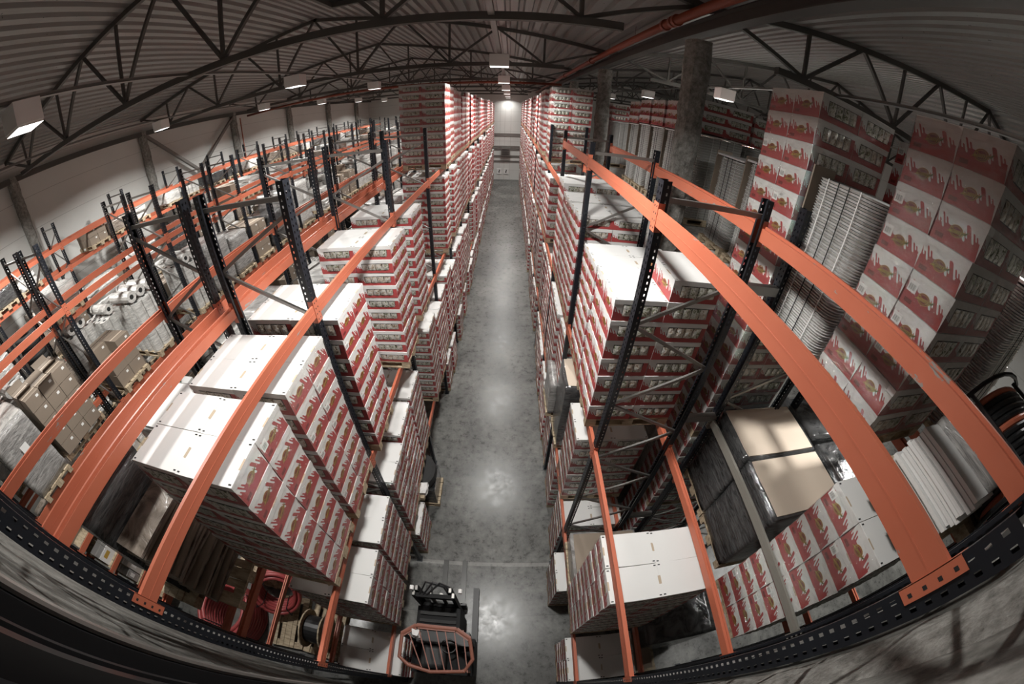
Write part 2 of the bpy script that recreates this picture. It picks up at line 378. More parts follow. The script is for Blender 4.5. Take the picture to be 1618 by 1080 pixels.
PAL=pallet_tpl(); PALD=PAL.data('pallet')
_stack={}
def stack_mesh(kind,n,seed):
    k=(kind,n,seed)
    if k not in _stack:
        r=random.Random(seed*31+n); t=M(); h=CH[kind]
        for j in range(n):
            for sx in (-.3,.3):
                for sy in (-.2,.2):
                    t.add(CT[(kind,int(r.random()<.22))],Matrix.Translation((sx+r.uniform(-.006,.006),sy+r.uniform(-.005,.005),j*h))@Matrix.Rotation(r.uniform(-.008,.008),4,'Z'))
        _stack[k]=t.data('carton_stack')
    return _stack[k]
_film={}
def film_mesh(h,mt,L=1.215,W=.815):
    k=(round(h,2),mt.name,L,W)
    if k not in _film:
        t=lumpy(L,W,h,9,.006,mt,.05,seed=h); t.f=[f for f in t.f]; _film[k]=t.data('film_wrap',True)
    return _film[k]
GR='red and white snack carton loads'
def load(x0,y0,z,n,kind,label,single=False,wrap=None,rz=0,pallet=True,extra=(),group=GR):
    o=thing('pallet_load',label,'pallet load',(x0+.6,y0+.4,z),rz,group)
    zz=.144 if pallet else 0
    if pallet: put('pallet',PALD,o)
    h=CH[kind]
    if single:
        r=random.Random(int(abs(x0*100+y0*37+z*11)))
        for j in range(n):
            for sx in (-.3,.3):
                for sy in (-.2,.2):
                    put('carton',CTD[(kind,int(r.random()<.3))],o,(sx+r.uniform(-.006,.006),sy+r.uniform(-.005,.005),zz+j*h),r.uniform(-.01,.01))
        for sx,sy in extra: put('carton',CTD[(kind,0)],o,(sx,sy,zz+n*h),.0)
    else: put('carton_stack',stack_mesh(kind,n,random.randrange(3)),o,(0,0,zz))
    if wrap: put('film_wrap',film_mesh(n*h-.004,wrap),o,(0,0,zz-.002))
    return o

# ------------------------------------------------------------------ the hall
YB,YF=-.42,42.9; XL,XR=-16.4,22.4; RIDGE_L,RIDGE_R=-6.6,12.8
def roof_z(x):
    if x<3.1: return H+3.72-.158*abs(x-RIDGE_L)
    return H+3.72-.158*abs(x-RIDGE_R)
t=M(); t.box(XL-.3,XR+.3,YB-.3,YF+.3,-.3,0,M_floor); struct(t.build('floor'),'mottled grey polished concrete floor with saw cut joints','floor')
t=M(); t.box(XL-.2,XL,YB,YF,0,H+3.0,M_wall); struct(t.build('wall_left'),'white ribbed panel wall along the left side of the hall')
t=M(); t.box(XR,XR+.2,YB,YF,0,H+3.0,M_wall); struct(t.build('wall_right'),'white ribbed panel wall at the right side of the hall')
t=M(); t.box(XL,XR,YF,YF+.2,0,H+4,M_wall)
for xx in (-1.15,-.62,.05,-6,-11,4.2,9,15): t.box(xx,xx+.025,YF-.006,YF,0,H+3.2,M_greyboard)
struct(t.build('wall_back'),'pale panel wall at the far end of the aisle')
t=M(); t.box(XL,XR,YB-.25,YB,0,H+4,M_rough); struct(t.build('wall_near'),'rough grey concrete wall behind the nearest rack uprights')
# corrugated ceiling
t=M(); xs=[]; x=XL
per=.34
while x<XR:
    xs+=[(x,0),(x+.17,0),(x+.21,.10),(x+.30,.10)]; x+=per
for i in range(len(xs)-1):
    (a,da),(b,db)=xs[i],xs[i+1]
    t.poly([(a,YB,roof_z(a)+da),(b,YB,roof_z(b)+db),(b,YF+.1,roof_z(b)+db),(a,YF+.1,roof_z(a)+da)],M_ceil)
struct(t.build('ceiling'),'corrugated grey steel roof sheets with ribs along the hall','ceiling')
# sprayed fireproofing on the near wall: ridges beside the first uprights
for k,(x0_,x1_,nm) in enumerate(((-2.35,-1.62,'left'),(1.7,2.6,'right'))):
    t=M(); NZ=90; n0=0
    for j in range(NZ+1):
        z=j*(H+1.4)/NZ
        for i in range(9):
            a=i/8; x_=x0_+(x1_-x0_)*a; b=noise.noise(Vector((x_*3,z*2.2,k*9)))*.05+noise.noise(Vector((x_*9,z*7,3)))*.02
            t.v.append((x_+noise.noise(Vector((z*3,k,0)))*.06,YB+.001+max(0,.085*math.sin(PI*a)+b*math.sin(PI*a)),z))
    for j in range(NZ):
        for i in range(8): q=j*9+i; t.f.append((q,q+1,q+10,q+9)); t.m.append(M_foam)
    struct(t.build('trim_'+str(k+1),smooth=True),'lumpy sprayed fireproofing ridge on the near wall, %s side'%('left' if k==0 else 'right'),'wall')

TR_Y=(6.0,12.6,19.2,25.8,32.4,39.0)
def chord(t,a,b,w_,h_): t.bar(a,b,w_,h_,M_roofsteel)
for ti,ty in enumerate(TR_Y):
    for side,(ridge,xc,sg) in enumerate(((RIDGE_L,3.1,-1),(RIDGE_R,3.1,1))):
        o=thing('roof_truss','grey steel roof truss over the %s racks, %s from the camera'%('left' if side==0 else 'right',ORD[ti+1]),'roof truss',(xc,ty,H+1.48),0,'roof trusses')
        zt=lambda x:roof_z(x)-(H+1.48)-.06
        X=lambda d:sg*d
        t=M(); chord(t,(0,0,zt(xc)),(X(9.75),0,zt(xc+sg*9.75)),.09,.12); chord(t,(X(9.65),0,zt(xc+sg*9.65)),(X(19.4),0,zt(xc+sg*19.4)),.09,.12); t.build('top_chord',o)
        t=M(); chord(t,(X(1.45),0,0),(X(18.1),0,0),.12,.13); t.build('bottom_chord',o)
        nb_=[2.1,5.1,8.2,11.3,14.4,17.4]; nt_=[0.15,3.6,6.65,9.75,12.8,15.9,19.3]
        for i,d in enumerate(nb_):
            for e in (nt_[i],nt_[i+1]):
                t=M(); t.bar((X(d),0,.05),(X(e),0,zt(xc+sg*e)),.07,.07,M_roofsteel); t.build('diagonal',o)
            t=M(); t.bar((X(d),0,.05),(X(d),0,zt(xc+sg*d)),.06,.07,M_roofsteel); t.build('vertical',o)
# main girder on the column line
o=thing('roof_girder','long grey steel girder carried by the foam covered columns','girder',(3.15,YB,H+1.86))
L_=YF-YB
t=M(); t.box(-.11,.11,0,L_,-.12,-.10,M_roofsteel); t.box(-.11,.11,0,L_,.12,.14,M_roofsteel); t.box(-.008,.008,0,L_,-.1,.12,M_roofsteel); t.build('beam_profile',o)
t=M(); t.tube([(-.22,0,.2),(-.22,L_,.2)],.025,M_steel); t.build('conduit',o)
# columns sprayed with fireproofing
def rough_column(loc,hh,label,rad=.24,seed=0,group='foam covered columns'):
    t=M(); NZ=int(hh/.12); NA=14
    for j in range(NZ+1):
        z=j*hh/NZ
        for i in range(NA):
            a=2*PI*i/NA; ca,sa=math.cos(a),math.sin(a); q=max(abs(ca),abs(sa)); r=rad*(.80+.20/q)
            r*=1+.20*noise.noise(Vector((ca*1.5+seed*5,sa*1.5,z*2.6)))+.10*noise.noise(Vector((ca*5,sa*5+seed,z*8)))
            t.v.append((ca*r,sa*r,z))
    for j in range(NZ):
        for i in range(NA): t.f.append((j*NA+i,j*NA+(i+1)%NA,(j+1)*NA+(i+1)%NA,(j+1)*NA+i)); t.m.append(M_foam)
    o=t.build('column',loc=loc); tag(o,label,'column',group); return o
for i,cy in enumerate((6.3,12.9,19.5,26.1,32.7,39.3)):
    rough_column((3.1,cy,0),H+1.6,'rough grey foam covered column right of the aisle, %s from the camera'%ORD[i+1],.23,i)
for i,cy in enumerate((6.0,12.4,19.2,25.6,32.2,38.8)):
    rough_column((XL+.22,cy,0),H+1.6,'rough grey column against the left wall, %s from the camera'%ORD[i+1],.2,i+10,'columns on the left wall')
o=thing('wall_brace','pair of grey steel diagonals bracing the left wall in a V','wall brace',(XL+.3,12.5,H))
t=M(); t.bar((0,0,1.4),(0,3.1,-1.1),.14,.14,M_steel); t.build('diagonal',o); t=M(); t.bar((0,6.6,1.35),(0,3.2,-1.1),.14,.14,M_steel); t.build('diagonal',o)
t=M(); t.bar((XL+.3,YB,H+1.5),(XL+.3,YF,H+1.5),.16,.2,M_roofsteel); tag(t.build('eaves_beam'),'dark steel eaves beam running along the top of the left wall','beam')
# red sprinkler pipes
o=thing('sprinkler_main','thick red brown sprinkler main beside the column girder','pipe',(2.72,YB,H+1.93))
t=M(); t.tube([(0,0,0),(0,L_,0)],.085,M_redpipe,12); t.build('pipe_run',o,smooth=True)
for y_ in (7.35,7.0,6.85,13.9,20.5): t=M(); t.tube([(0,y_,0),(0,y_+.09,0)],.115,M_redpipe,12); t.build('coupling',o)
for y_ in (5.4,9.2,11.6,15,18): t=M(); t.tube([(0,y_,.35),(0,y_,-.1)],.006,M_steel,5); t.build('hanger',o)
t=M(); t.tube([(XL+.4,20.4,H+1.25),(-9,20.4,H+1.36),(2.6,20.4,H+1.42)],.07,M_redpipe,10); tag(t.build('sprinkler_branch',smooth=True),'dark red sprinkler pipe crossing the hall under the roof trusses','pipe')
t=M(); t.tube([(XL+.35,19.7,H+1.2),(XL+.32,19.7,H-1.5),(XL+.32,19.7,.0)],.035,M_orange,8); tag(t.build('riser_pipe',smooth=True),'thin orange riser pipe beside a column on the left wall','pipe')
# cable trays the lamps hang from, and the lamps
for (nm,lx,ys) in LAMPS:
    o=thing('cable_tray','narrow steel cable tray hung over %s'%nm,'cable tray',(lx,YB,H+1.48))
    t=M(); t.box(-.05,.05,0,ys[-1]-YB,0,.008,M_steel); t.box(-.05,-.045,0,ys[-1]-YB,0,.05,M_steel); t.box(.045,.05,0,ys[-1]-YB,0,.05,M_steel); t.build('tray_channel',o)
    t=M(); t.tube([(.01,0,.025),(.015,9,.03),(0,ys[-1]-YB,.025)],.015,M_black,6); t.build('cable',o)
    for i,ly in enumerate(ys):
        o=thing('high_bay_lamp','white box lamp glowing over %s, %s from near wall'%(nm,ORD[i+1]),'lamp',(lx,ly,LZ),0,'glowing roof lamps')
        t=M(); 
        a,b=.25,.20
        t.box(-a,a,-b,b,.03,.33,M_lampbody); t.build('housing',o)
        t=M(); t.box(-a+.01,a-.01,-b+.01,b-.01,0,.03,M_lampbody); t.poly([(-a+.012,-b+.012,-.001),(a-.012,-b+.012,-.001),(a-.012,b-.012,-.001),(-a+.012,b-.012,-.001)],M_lampglow); t.build('diffuser',o,label='glowing white diffuser')
        t=M(); t.bar((0,0,.28),(0,0,.36),.03,.03,M_steel); t.build('hanger',o)
# roof hatch
o=thing('roof_hatch','dark open framed smoke hatch in the corrugated roof','roof hatch',(-3.6,9.0,roof_z(-3.6)-.16))
t=M(); t.box(-1.,1.,-.6,-.5,-.08,.06,M_roofsteel); t.box(-1,1,.5,.6,-.08,.06,M_roofsteel); t.box(-1,-.9,-.5,.5,-.08,.06,M_roofsteel); t.box(.9,1,-.5,.5,-.08,.06,M_roofsteel); t.build('hatch_frame',o)
t=M(); t.box(-.9,.9,-.5,.5,.05,.055,M_black); t.build('opening',o)
# back wall fittings
o=thing('wall_rail','horizontal steel rail across the end wall above the heater','rail',(-.35,YF-.1,H-3.08)); t=M(); t.box(-1.6,1.6,-.08,.08,-.16,.16,M_steel); t.build('rail_bar',o)
t=M(); 
for dz,hh in ((-4.45,.07),(-4.75,.11),(-5.6,.10),(-6.2,.07)): t.box(-2.2,1.5,YF-.14,YF-.03,H+dz-hh,H+dz+hh,M_steel)
tag(t.build('pipe_rack'),'stacked horizontal grey service pipes fixed across the end wall','pipes')
o=thing('air_heater','square grey air heater hanging on the end wall of the aisle','heater',(-.45,YF-.5,H-5.5))
t=M(); t.box(-.5,.5,-.3,.495,0,.95,M_steel); t.build('case',o)
t=M()
for i in range(7): t.box(-.4,.4,-.33,-.29,.1+i*.11,.15+i*.11,M_black)
t.build('louvre',o)
for k,xx in enumerate((-1.15,-.35)):
    o=thing('socket_panel','white electrical panel with a black mark near the floor, %s of two'%('left' if k==0 else 'right'),'electrical panel',(xx,YF-.06,H-7.75+.0),0,'electrical panels on the end wall')
    t=M(); t.box(-.26,.26,-.05,.05,0,.66,M_label); t.build('case',o)
    t=M(); t.box(-.07,.05,-.056,-.05,.15,.34,M_ink); t.box(-.02,.1,-.056,-.05,.34,.52,M_ink); t.build('black_sign',o)

# ------------------------------------------------------------------ pallet racking
UPH=8.03
_t=M()
_t.poly([(0,-.05,0),(0,.05,0),(0,.05,UPH),(0,-.05,UPH)],M_up)
for s in (-1,1):
    _t.poly([(0,s*.05,0),(.075,s*.05,0),(.075,s*.05,UPH),(0,s*.05,UPH)],M_up)
    _t.poly([(.075,s*.05,0),(.075,s*.028,0),(.075,s*.028,UPH),(.075,s*.05,UPH)],M_up)
_t.box(-.03,.10,-.075,.075,0,.008,M_up)
UPD=_t.data('upright')
def beam_tpl(L,hh=.13,mt=None):
    mt=mt or M_orange; t=M(); y0,y1=.052,L-.052       # stepped box section, aisle face at x=0, top at z=0
    prof=[(0,-hh),(0,-.0),(.022,-.0),(.022,-.022),(.052,-.022),(.052,-hh)]
    a=[(x,y0,z) for x,z in prof]; b=[(x,y1,z) for x,z in prof]
    for i in range(6): t.poly([a[i],a[(i+1)%6],b[(i+1)%6],b[i]],mt)
    t.poly(a,mt); t.poly(b[::-1],mt); 
    t.box(-.0015,0,y0,y1,-hh*.52-.004,-hh*.52+.004,mt); return t
def plate_tpl(s,mt=None):
    mt=mt or M_orange; t=M(); zz=(-.20,.045); y=.0
    t.box(-.0035,-.0005,min(0,s*.052),max(0,s*.052),zz[0],zz[1],mt); t.box(-.0035,.055,s*.050-.0015,s*.050+.0015,zz[0],zz[1],mt)
    for k in range(4):
        z=-.175+k*.06; t.poly([(-.0042,s*.014,z),(-.0042,s*.028,z),(-.0042,s*.028,z+.016),(-.0042,s*.014,z+.016)],M_hole)
    return t
_bd={}
def bdata(L,hh,joined,mt=None):
    k=(round(L,3),hh,joined,mt.name if mt else '')
    if k not in _bd:
        t=beam_tpl(L,hh,mt)
        if joined: t.add(plate_tpl(1,mt)); t.add(plate_tpl(-1,mt),Matrix.Translation((0,L,0)))
        _bd[k]=t.data('beam')
    return _bd[k]
PLD={1:plate_tpl(1).data('end_plate'),-1:plate_tpl(-1).data('end_plate')}
def brace_parts(dep):
    out=[]; z=.25; k=0
    t=M(); t.bar((.04,0,UPH-.16),(dep-.04,0,UPH-.16),.045,.03,M_steel,(0,1,0)); out.append(t)
    z=UPH-.30; 
    while z>.8:
        a,b=((.05,0,z),(dep-.05,0,z-.52)) if k%2==0 else ((dep-.05,0,z),(.05,0,z-.52))
        t=M(); t.bar(a,b,.036,.026,M_steel,(0,1,0)); out.append(t); z-=.54; k+=1
    t=M(); t.bar((.04,0,.22),(dep-.04,0,.22),.045,.03,M_steel,(0,1,0)); out.append(t)
    return out
BRP={}
def rack(label, xf, xb, y0, pitch, nb, levels, top_by_bay=None, beam_h=.13, near=2, frames=None):
    """levels: beam top heights.  xf is the face towards the middle aisle."""
    s=1 if xb>xf else -1; dep=abs(xb-xf)
    o=thing('pallet_rack',label,'pallet rack',(xf,y0,0))
    if round(dep,2) not in BRP:
        br=brace_parts(dep); al=M()
        for b in br: al.add(b)
        BRP[round(dep,2)]=([b.data('brace') for b in br],al.data('bracing'))
    for i in range(nb+1):
        if frames and i not in frames: continue
        y=i*pitch
        put('upright',UPD,o,(0,y,0),0 if s==1 else PI); put('upright',UPD,o,(s*dep,y,0),PI if s==1 else 0)
        if i<=near:
            for b in BRP[round(dep,2)][0]: put('brace',b,o,(0,y,0),0 if s==1 else PI)
        else: put('bracing',BRP[round(dep,2)][1],o,(0,y,0),0 if s==1 else PI)
    for i in range(nb):
        lv=top_by_bay(i) if top_by_bay else levels
        for zl in lv:
            for side in (0,1):
                facing = (side==0) == (s==1)
                joined=i>=near
                me=bdata(pitch,beam_h,joined)
                x=0 if side==0 else s*dep
                if facing: b=put('beam',me,o,(x-.002,i*pitch,zl),0)
                else: b=put('beam',me,o,(x+.002,(i+1)*pitch,zl),PI)
                if not joined:
                    put('end_plate',PLD[1],b); put('end_plate',PLD[-1],b,(0,pitch,0))
    return o
L1=rack('tall rack of black uprights and orange beams along the left side of the middle aisle',-1.84,-2.94,-.10,2.8,15,(1.5,4.32,6.82))
L2=rack('black and orange rack standing back to back behind the left aisle rack',-4.24,-3.14,-.10,2.8,15,(1.5,4.32,6.82))
def l3lv(i): return (.75,1.6,2.5,3.4,4.5,6.80) if i==0 else (1.5,4.5,6.80)
L3=rack('orange and black rack across the second aisle, with small bins on low shelves',-7.9,-9.0,-.12,3.05,14,(),l3lv)
L4=rack('orange and black rack whose top beams sit lower, behind the second aisle rack',-10.3,-9.2,-.12,3.05,14,(1.5,4.4,6.28))
L5=rack('orange and black rack standing against the left wall of the hall',-14.0,-15.1,-.12,3.08,13,(1.5,4.2,6.52,7.3))
def r1lv(i): return (2.07,4.77,7.80) if i<3 else (2.07,4.6,6.86)
R1=rack('tall rack of black uprights and orange beams along the right side of the middle aisle',1.17,2.27,-.10,2.77,15,(),r1lv,.145)
def r2lv(i): return (3.9,6.65)
R2=rack('short rack frame with a grey beam behind the right aisle rack',2.72,3.82,-.10,2.8,1,(),lambda i:(),.12)
for zl in (3.9,6.62):
    for x,r in ((1.08,PI),): put('beam',bdata(2.8,.12,True),R2,(x,2.8 if r else 0,zl),r)
put('beam',bdata(2.8,.12,True),R2,(0,0,3.9),0); put('beam',bdata(2.8,.12,True,M_roofsteel),R2,(.25,0,6.62),0,'dark grey beam')
R3=rack('rack frame hidden behind the tall right hand loads',4.15,5.25,-.10,2.8,1,(3.9,6.62),None,.12)
gb=put('beam',bdata(2.8,.11,True,mat('drab_grey_paint',(.20,.19,.165),.5)),R2,(-.02,0,5.28),0,'unpainted grey beam')
# row spacers joining back to back frames
t=M(); t.box(-.115,.115,-.035,.035,-.05,.05,M_steel); t.box(-.12,-.112,-.05,.05,-.06,.06,M_steel); t.box(.112,.12,-.05,.05,-.06,.06,M_steel); SP=t.data('row_spacer')
for R_,dx,p,n in ((L1,-1.2,2.8,5),(L3,-1.2,3.05,5)):
    for i in range(n):
        for z in (6.2,3.6): put('row_spacer',SP,R_,(dx,i*p,z))
t=M(); t.box(-.225,.225,-.035,.035,-.05,.05,M_steel); SP2=t.data('row_spacer')
for z in (7.15,5.3,2.6): put('row_spacer',SP2,R1,(1.325,2.77,z))

# ------------------------------------------------------------------ carton loads in the racks
NB=lambda y,p=2.8: ORD[int((y+.1)//p)+1]
def nm(row,level,y,p=2.8,slot=''): return 'red and white snack cartons, %s rack, %s, %s bay%s'%(row,level,NB(y,p),slot)
A=[  # x0, y0, surface, n, kind, label
 (-3.0,.84,4.32,8,'tall','nearest load of red and white snack cartons left of the aisle, clean white lids',M_film),
 (-2.97,1.74,4.32,8,'tall','second load of snack cartons left of the aisle, white barcode labels on its boxes',M_film),
 (-2.92,2.82,4.32,8,'tall','third load of red and white cartons left of the aisle, behind the first rack frame',None),
 (-2.86,4.62,4.32,10,'low','load of low snack cartons with open windows, left of the aisle, fourth from camera',None),
 (-2.93,6.12,4.32,10,'low','fifth load of windowed snack cartons left of the aisle, below an empty top beam',None),
 (-2.93,9.75,4.32,10,'low','windowed snack carton load directly under the tall corner load, left rack',None),
 (-2.86,9.7,6.82,10,'low','tall exposed windowed carton load standing highest, at the left aisle corner',M_film),
 (-2.93,.85,1.5,7,'tall','film-wrapped snack carton load on the left rack, lowest beams, first of two',M_film_heavy),
 (-2.93,1.75,1.5,7,'tall','film-wrapped snack carton load on the left rack, lowest beams, second of two',M_film_heavy),
 (-2.93,2.8,1.5,7,'tall','snack carton load left of the aisle with its white lid under the second bay beam',M_film),
 (-2.9,-.06,0,4,'tall','low load of snack cartons on the floor beside the forklift, nearest the wall',None),
 (-2.9,2.85,0,4,'tall','low carton load on the floor left of the aisle, just before the big tyre',M_film),
 (1.13,.74,2.07,9,'tall','wrapped snack carton load right of the aisle with four white lids seen from above',M_film),
 (1.10,3.02,4.77,7,'tall','nearest snack carton load on the middle beams right of the aisle',None),
 (1.13,4.02,4.77,8,'low','windowed carton load with green pouches, right of the aisle, one frame back',None),
 (1.15,-.05,0,5,'tall','snack carton load on the floor right of the aisle, against the near wall',None),
 (1.05,1.65,0,5,'tall','wrapped carton load on the floor right of the aisle, below the wide white lids',M_film_heavy),
]
for k,(x0,y0,z,n,kd,lb,wr) in enumerate(A):
    ex=((.3,-.2),(.3,.2)) if k==13 else ()
    load(x0,y0,z,n,kd,lb,single=True,wrap=wr,extra=ex)
rr=random.Random(3)
for i in range(1,15):
    ybay=-.1+2.8*i
    for lv,z,nm_ in ((0,0,'floor level'),(1,1.5,'lower beams'),(2,4.32,'middle beams'),(3,6.82,'top beams')):
        for s in range(3):
            y=ybay+.08+s*.9
            if i==1 and (lv in (2,3) or (lv==1 and s==0) or lv==0): continue
            if lv==3 and y<10.4: continue
            if lv==2 and y<10.5: continue
            if lv==0 and i<3: continue
            if lv==1 and i==2 and s==0: continue
            if rr.random()<(.07 if y<22 else .02) : continue
            n,kd={0:((4,'tall'),(5,'low')),1:((8,'tall'),(10,'low'),(9,'low')),2:((8,'tall'),(10,'low'),(7,'tall')),3:((8,'tall'),(10,'low'),(9,'low'))}[lv][rr.randrange(2 if lv==0 else 3)]
            load(-2.95+rr.uniform(-.03,.05),y,z,n,kd,'snack carton load, left of the aisle, %s, %s bay, %s slot'%(nm_,ORD[i+1],('near','middle','far')[s]),wrap=M_film if (rr.random()<.4 and i<6) else None)
for i in range(1,15):
    ybay=-.1+2.77*i
    for lv in range(4):
        z=(0,2.07,4.77 if i<3 else 4.6,6.86)[lv]; nm_=('floor level','lower beams','middle beams','top beams')[lv]
        for s in range(3):
            y=ybay+.08+s*.89
            if lv==3 and i<4: continue
            if lv==2 and (i==1 or (i==2 and False)): 
                if s==2: pass
                continue
            if lv in (0,1) and i==1: continue
            if rr.random()<(.08 if y<22 else .02): continue
            n,kd={0:((6,'tall'),(7,'low')),1:((8,'tall'),(10,'low')),2:((8,'tall'),(9,'low')) if i<3 else ((7,'tall'),(8,'low')),3:((8,'tall'),(10,'low'))}[lv][rr.randrange(2)]
            load(1.16+rr.uniform(-.04,.03),y,z,n,kd,'snack carton load, right of the aisle, %s, %s bay, %s slot'%(nm_,ORD[i+1],('near','middle','far')[s]),wrap=M_film if (rr.random()<.4 and i<6) else None)
# block storage behind the right rack
load(2.80,1.06,6.62,9,'tall','dim tall film-wrapped snack carton load at the far right, closest to the camera',single=True,wrap=M_film_heavy)
load(2.78,2.88,6.672,9,'tall','tall film-wrapped snack carton load just right of the foam covered column',single=True,wrap=M_film)
load(4.3,2.2,6.62,9,'tall','snack carton load seen in the gap between the two tall right hand loads',wrap=None)
load(2.76,.12,3.9,9,'tall','snack carton load with barcode labels at the lower right, seen between orange beams',single=True,wrap=M_film)
load(2.85,3.0,4.448,8,'tall','snack carton load in shade under the tall load beside the foam covered column',wrap=M_film_heavy)
load(2.85,3.0,2.224,8,'tall','snack carton load in deep shade, second from the floor in the stack by the column',wrap=M_film_heavy)
load(2.85,3.0,0,8,'tall','snack carton load on the floor at the bottom of the stack by the column')

# ------------------------------------------------------------------ other goods
def paper(t,x,y,z,w_,h_,side='y',mt=None):
    if side=='y': t.poly([(x-w_/2,y,z-h_/2),(x+w_/2,y,z-h_/2),(x+w_/2,y,z+h_/2),(x-w_/2,y,z+h_/2)],mt or M_label)
    else: t.poly([(x,y-w_/2,z-h_/2),(x,y+w_/2,z-h_/2),(x,y+w_/2,z+h_/2),(x,y-w_/2,z+h_/2)],mt or M_label)
def wrapped(x,y,z,sx,sy,sz,mt,label,seed=0,lab=0,rz=0,pal=True,cat='wrapped pallet',group='film wrapped goods on pallets',seg=9,amp=.02,rnd=.12,top=None):
    o=thing('wrapped_pallet',label,cat,(x,y,z),rz,group); zz=.144 if pal else 0
    if pal:
        p=put('pallet',PALD,o,(0,0,0)); 
        if sy>sx: p.rotation_euler[2]=PI/2
    t=lumpy(sx,sy,sz,seg,amp,mt,rnd,seed); t.build('wrapped_goods',o,(0,0,zz),smooth=True)
    if top:
        t=M(); t.add(lumpy(sx*.93,sy*.93,.03,4,.002,top,.12,seed)); t.build('top_sheet',o,(0,0,zz+sz-.012))
    if lab:
        t=M(); paper(t,-s_label(x)*(sx/2+amp+.004),.02,zz+sz*.62,.16,.2,'x'); t.build('label_sheet',o,label='white paper label')
        t=M(); paper(t,-.05,-(sy/2+amp+.004),zz+sz*.7,.16,.2); t.build('label_sheet',o,label='white paper label')
    return o
def s_label(x): return -1 if x<0 else 1
def carton_pile(x,y,z,nx,ny,nz,cs,mt,label,miss=0,seed=0,labels=True,pal=True,group='brown carton piles',openbox=False):
    r=random.Random(seed); o=thing('carton_pile',label,'cartons',(x,y,z),0,group); zz=.144 if pal else 0
    if pal: put('pallet',PALD,o,(0,0,0),PI/2 if ny*cs[1]>nx*cs[0] else 0)
    for k in range(nz):
        for i in range(nx):
            for j in range(ny):
                if k==nz-1 and r.random()<miss: continue
                t=M(); a,b,c=[v/2-.004 for v in cs]
                t.box(-a,a,-b,b,0,2*c,mt)
                t.box(-.02,.02,-b,b,2*c,2*c+.001,M_tan_pale)
                if labels: paper(t,a+.001 if x<0 else -a-.001,b*.5,c*1.45,.06,.05,'x')
                if openbox and k==nz-1 and (i+j)%2==0:
                    t.bar((-a,0,2*c),(-a-.12,0,2*c+.1),2*b,.006,mt,(0,0,1)); t.bar((a,0,2*c),(a+.13,0,2*c+.07),2*b,.006,mt,(0,0,1))
                t.build('carton',o,((i-(nx-1)/2)*cs[0],(j-(ny-1)/2)*cs[1],zz+k*cs[2]),r.uniform(-.02,.02))
    return o
def tray_stack(x,y,z,h,label,sx=1.1,sy=.8,liner=True,seed=0,rz=0,group='stacks of white trays',lid=True):
    o=thing('tray_stack',label,'tray stack',(x,y,z),rz,group)
    put('pallet',PALD,o)
    t=M(); N=max(4,int(h/.026)); r=random.Random(seed); n=14; 
    def ring(a,b,zz,j):
        out=[]
        for sx_,sy_,a0 in ((1,1,0),(-1,1,PI/2),(-1,-1,PI),(1,-1,1.5*PI)):
            for k in range(5):
                an=a0+k*PI/8; rr_=.13; out.append((sx_*(a-rr_)+rr_*math.cos(an)+j[0],sy_*(b-rr_)+rr_*math.sin(an)+j[1],zz))
        return out
    for k in range(N):
        j=(r.uniform(-.006,.006)+.008*math.sin(k*.11+seed),r.uniform(-.006,.006)); zz=.144+k*.026
        lo=ring(sx/2-.018,sy/2-.018,zz,j); hi=ring(sx/2,sy/2,zz+.020,j); b=len(t.v); t.v+=lo+hi; m_=len(lo)
        for q in range(m_): t.f.append((b+q,b+(q+1)%m_,b+m_+(q+1)%m_,b+m_+q)); t.m.append(M_greyboard if k%2 else M_white)
        t.f.append(tuple(b+m_+q for q in range(m_))); t.m.append(M_white)
    for sx_ in (-.25,.25):
        t.box(sx_-.006,sx_+.006,-sy/2-.012,-sy/2-.006,.15,.144+h,M_label)
    for sy_ in (-.2,.2): t.box(-sx/2-.012,-sx/2-.006,sy_-.005,sy_+.005,.15,.144+h,M_label)
    for sx_ in (-.08,.1): t.box(sx_-.003,sx_+.003,-sy/2-.011,-sy/2-.005,.15,.144+h,M_hole)
    for sy_ in (-.06,.07): t.box(-sx/2-.011,-sx/2-.005,sy_-.004,sy_+.004,.15,.144+h,M_hole)
    t.build('trays',o)
    if liner:
        t=M(); t.box(-sx/2-.03,-sx/2-.02+.3,sy/2+.01,sy/2+.03,.144+h*.45,.144+h+.08,M_tan); t.build('brown_liner',o,label='brown cardboard liner')
    if lid:
        t=M(); t.add(lumpy(sx+.05,sy+.05,.03,4,.004,M_white,.15,seed)); t.build('top_sheet',o,(0,0,.144+h))
    return o
def tyre(o,z,R=.33,r=.11,name='tyre',x=0,y=0,mt=None,tilt=0):
    t=M(); N=26; n=10
    for i in range(N):
        a=2*PI*i/N
        for k in range(n):
            b=2*PI*k/n; cx=math.copysign(abs(math.cos(b))**.6,math.cos(b)); sz_=math.copysign(abs(math.sin(b))**.6,math.sin(b))
            q=R-r+cx*r*(1+.03*(i%2)); t.v.append((q*math.cos(a),q*math.sin(a),r*.85*sz_))
    for i in range(N):
        for k in range(n): t.f.append((i*n+k,i*n+(k+1)%n,((i+1)%N)*n+(k+1)%n,((i+1)%N)*n+k)); t.m.append(mt or M_rubber)
    p=t.build(name,o,(x,y,z),smooth=False); p.rotation_euler=(tilt,0,0); return p
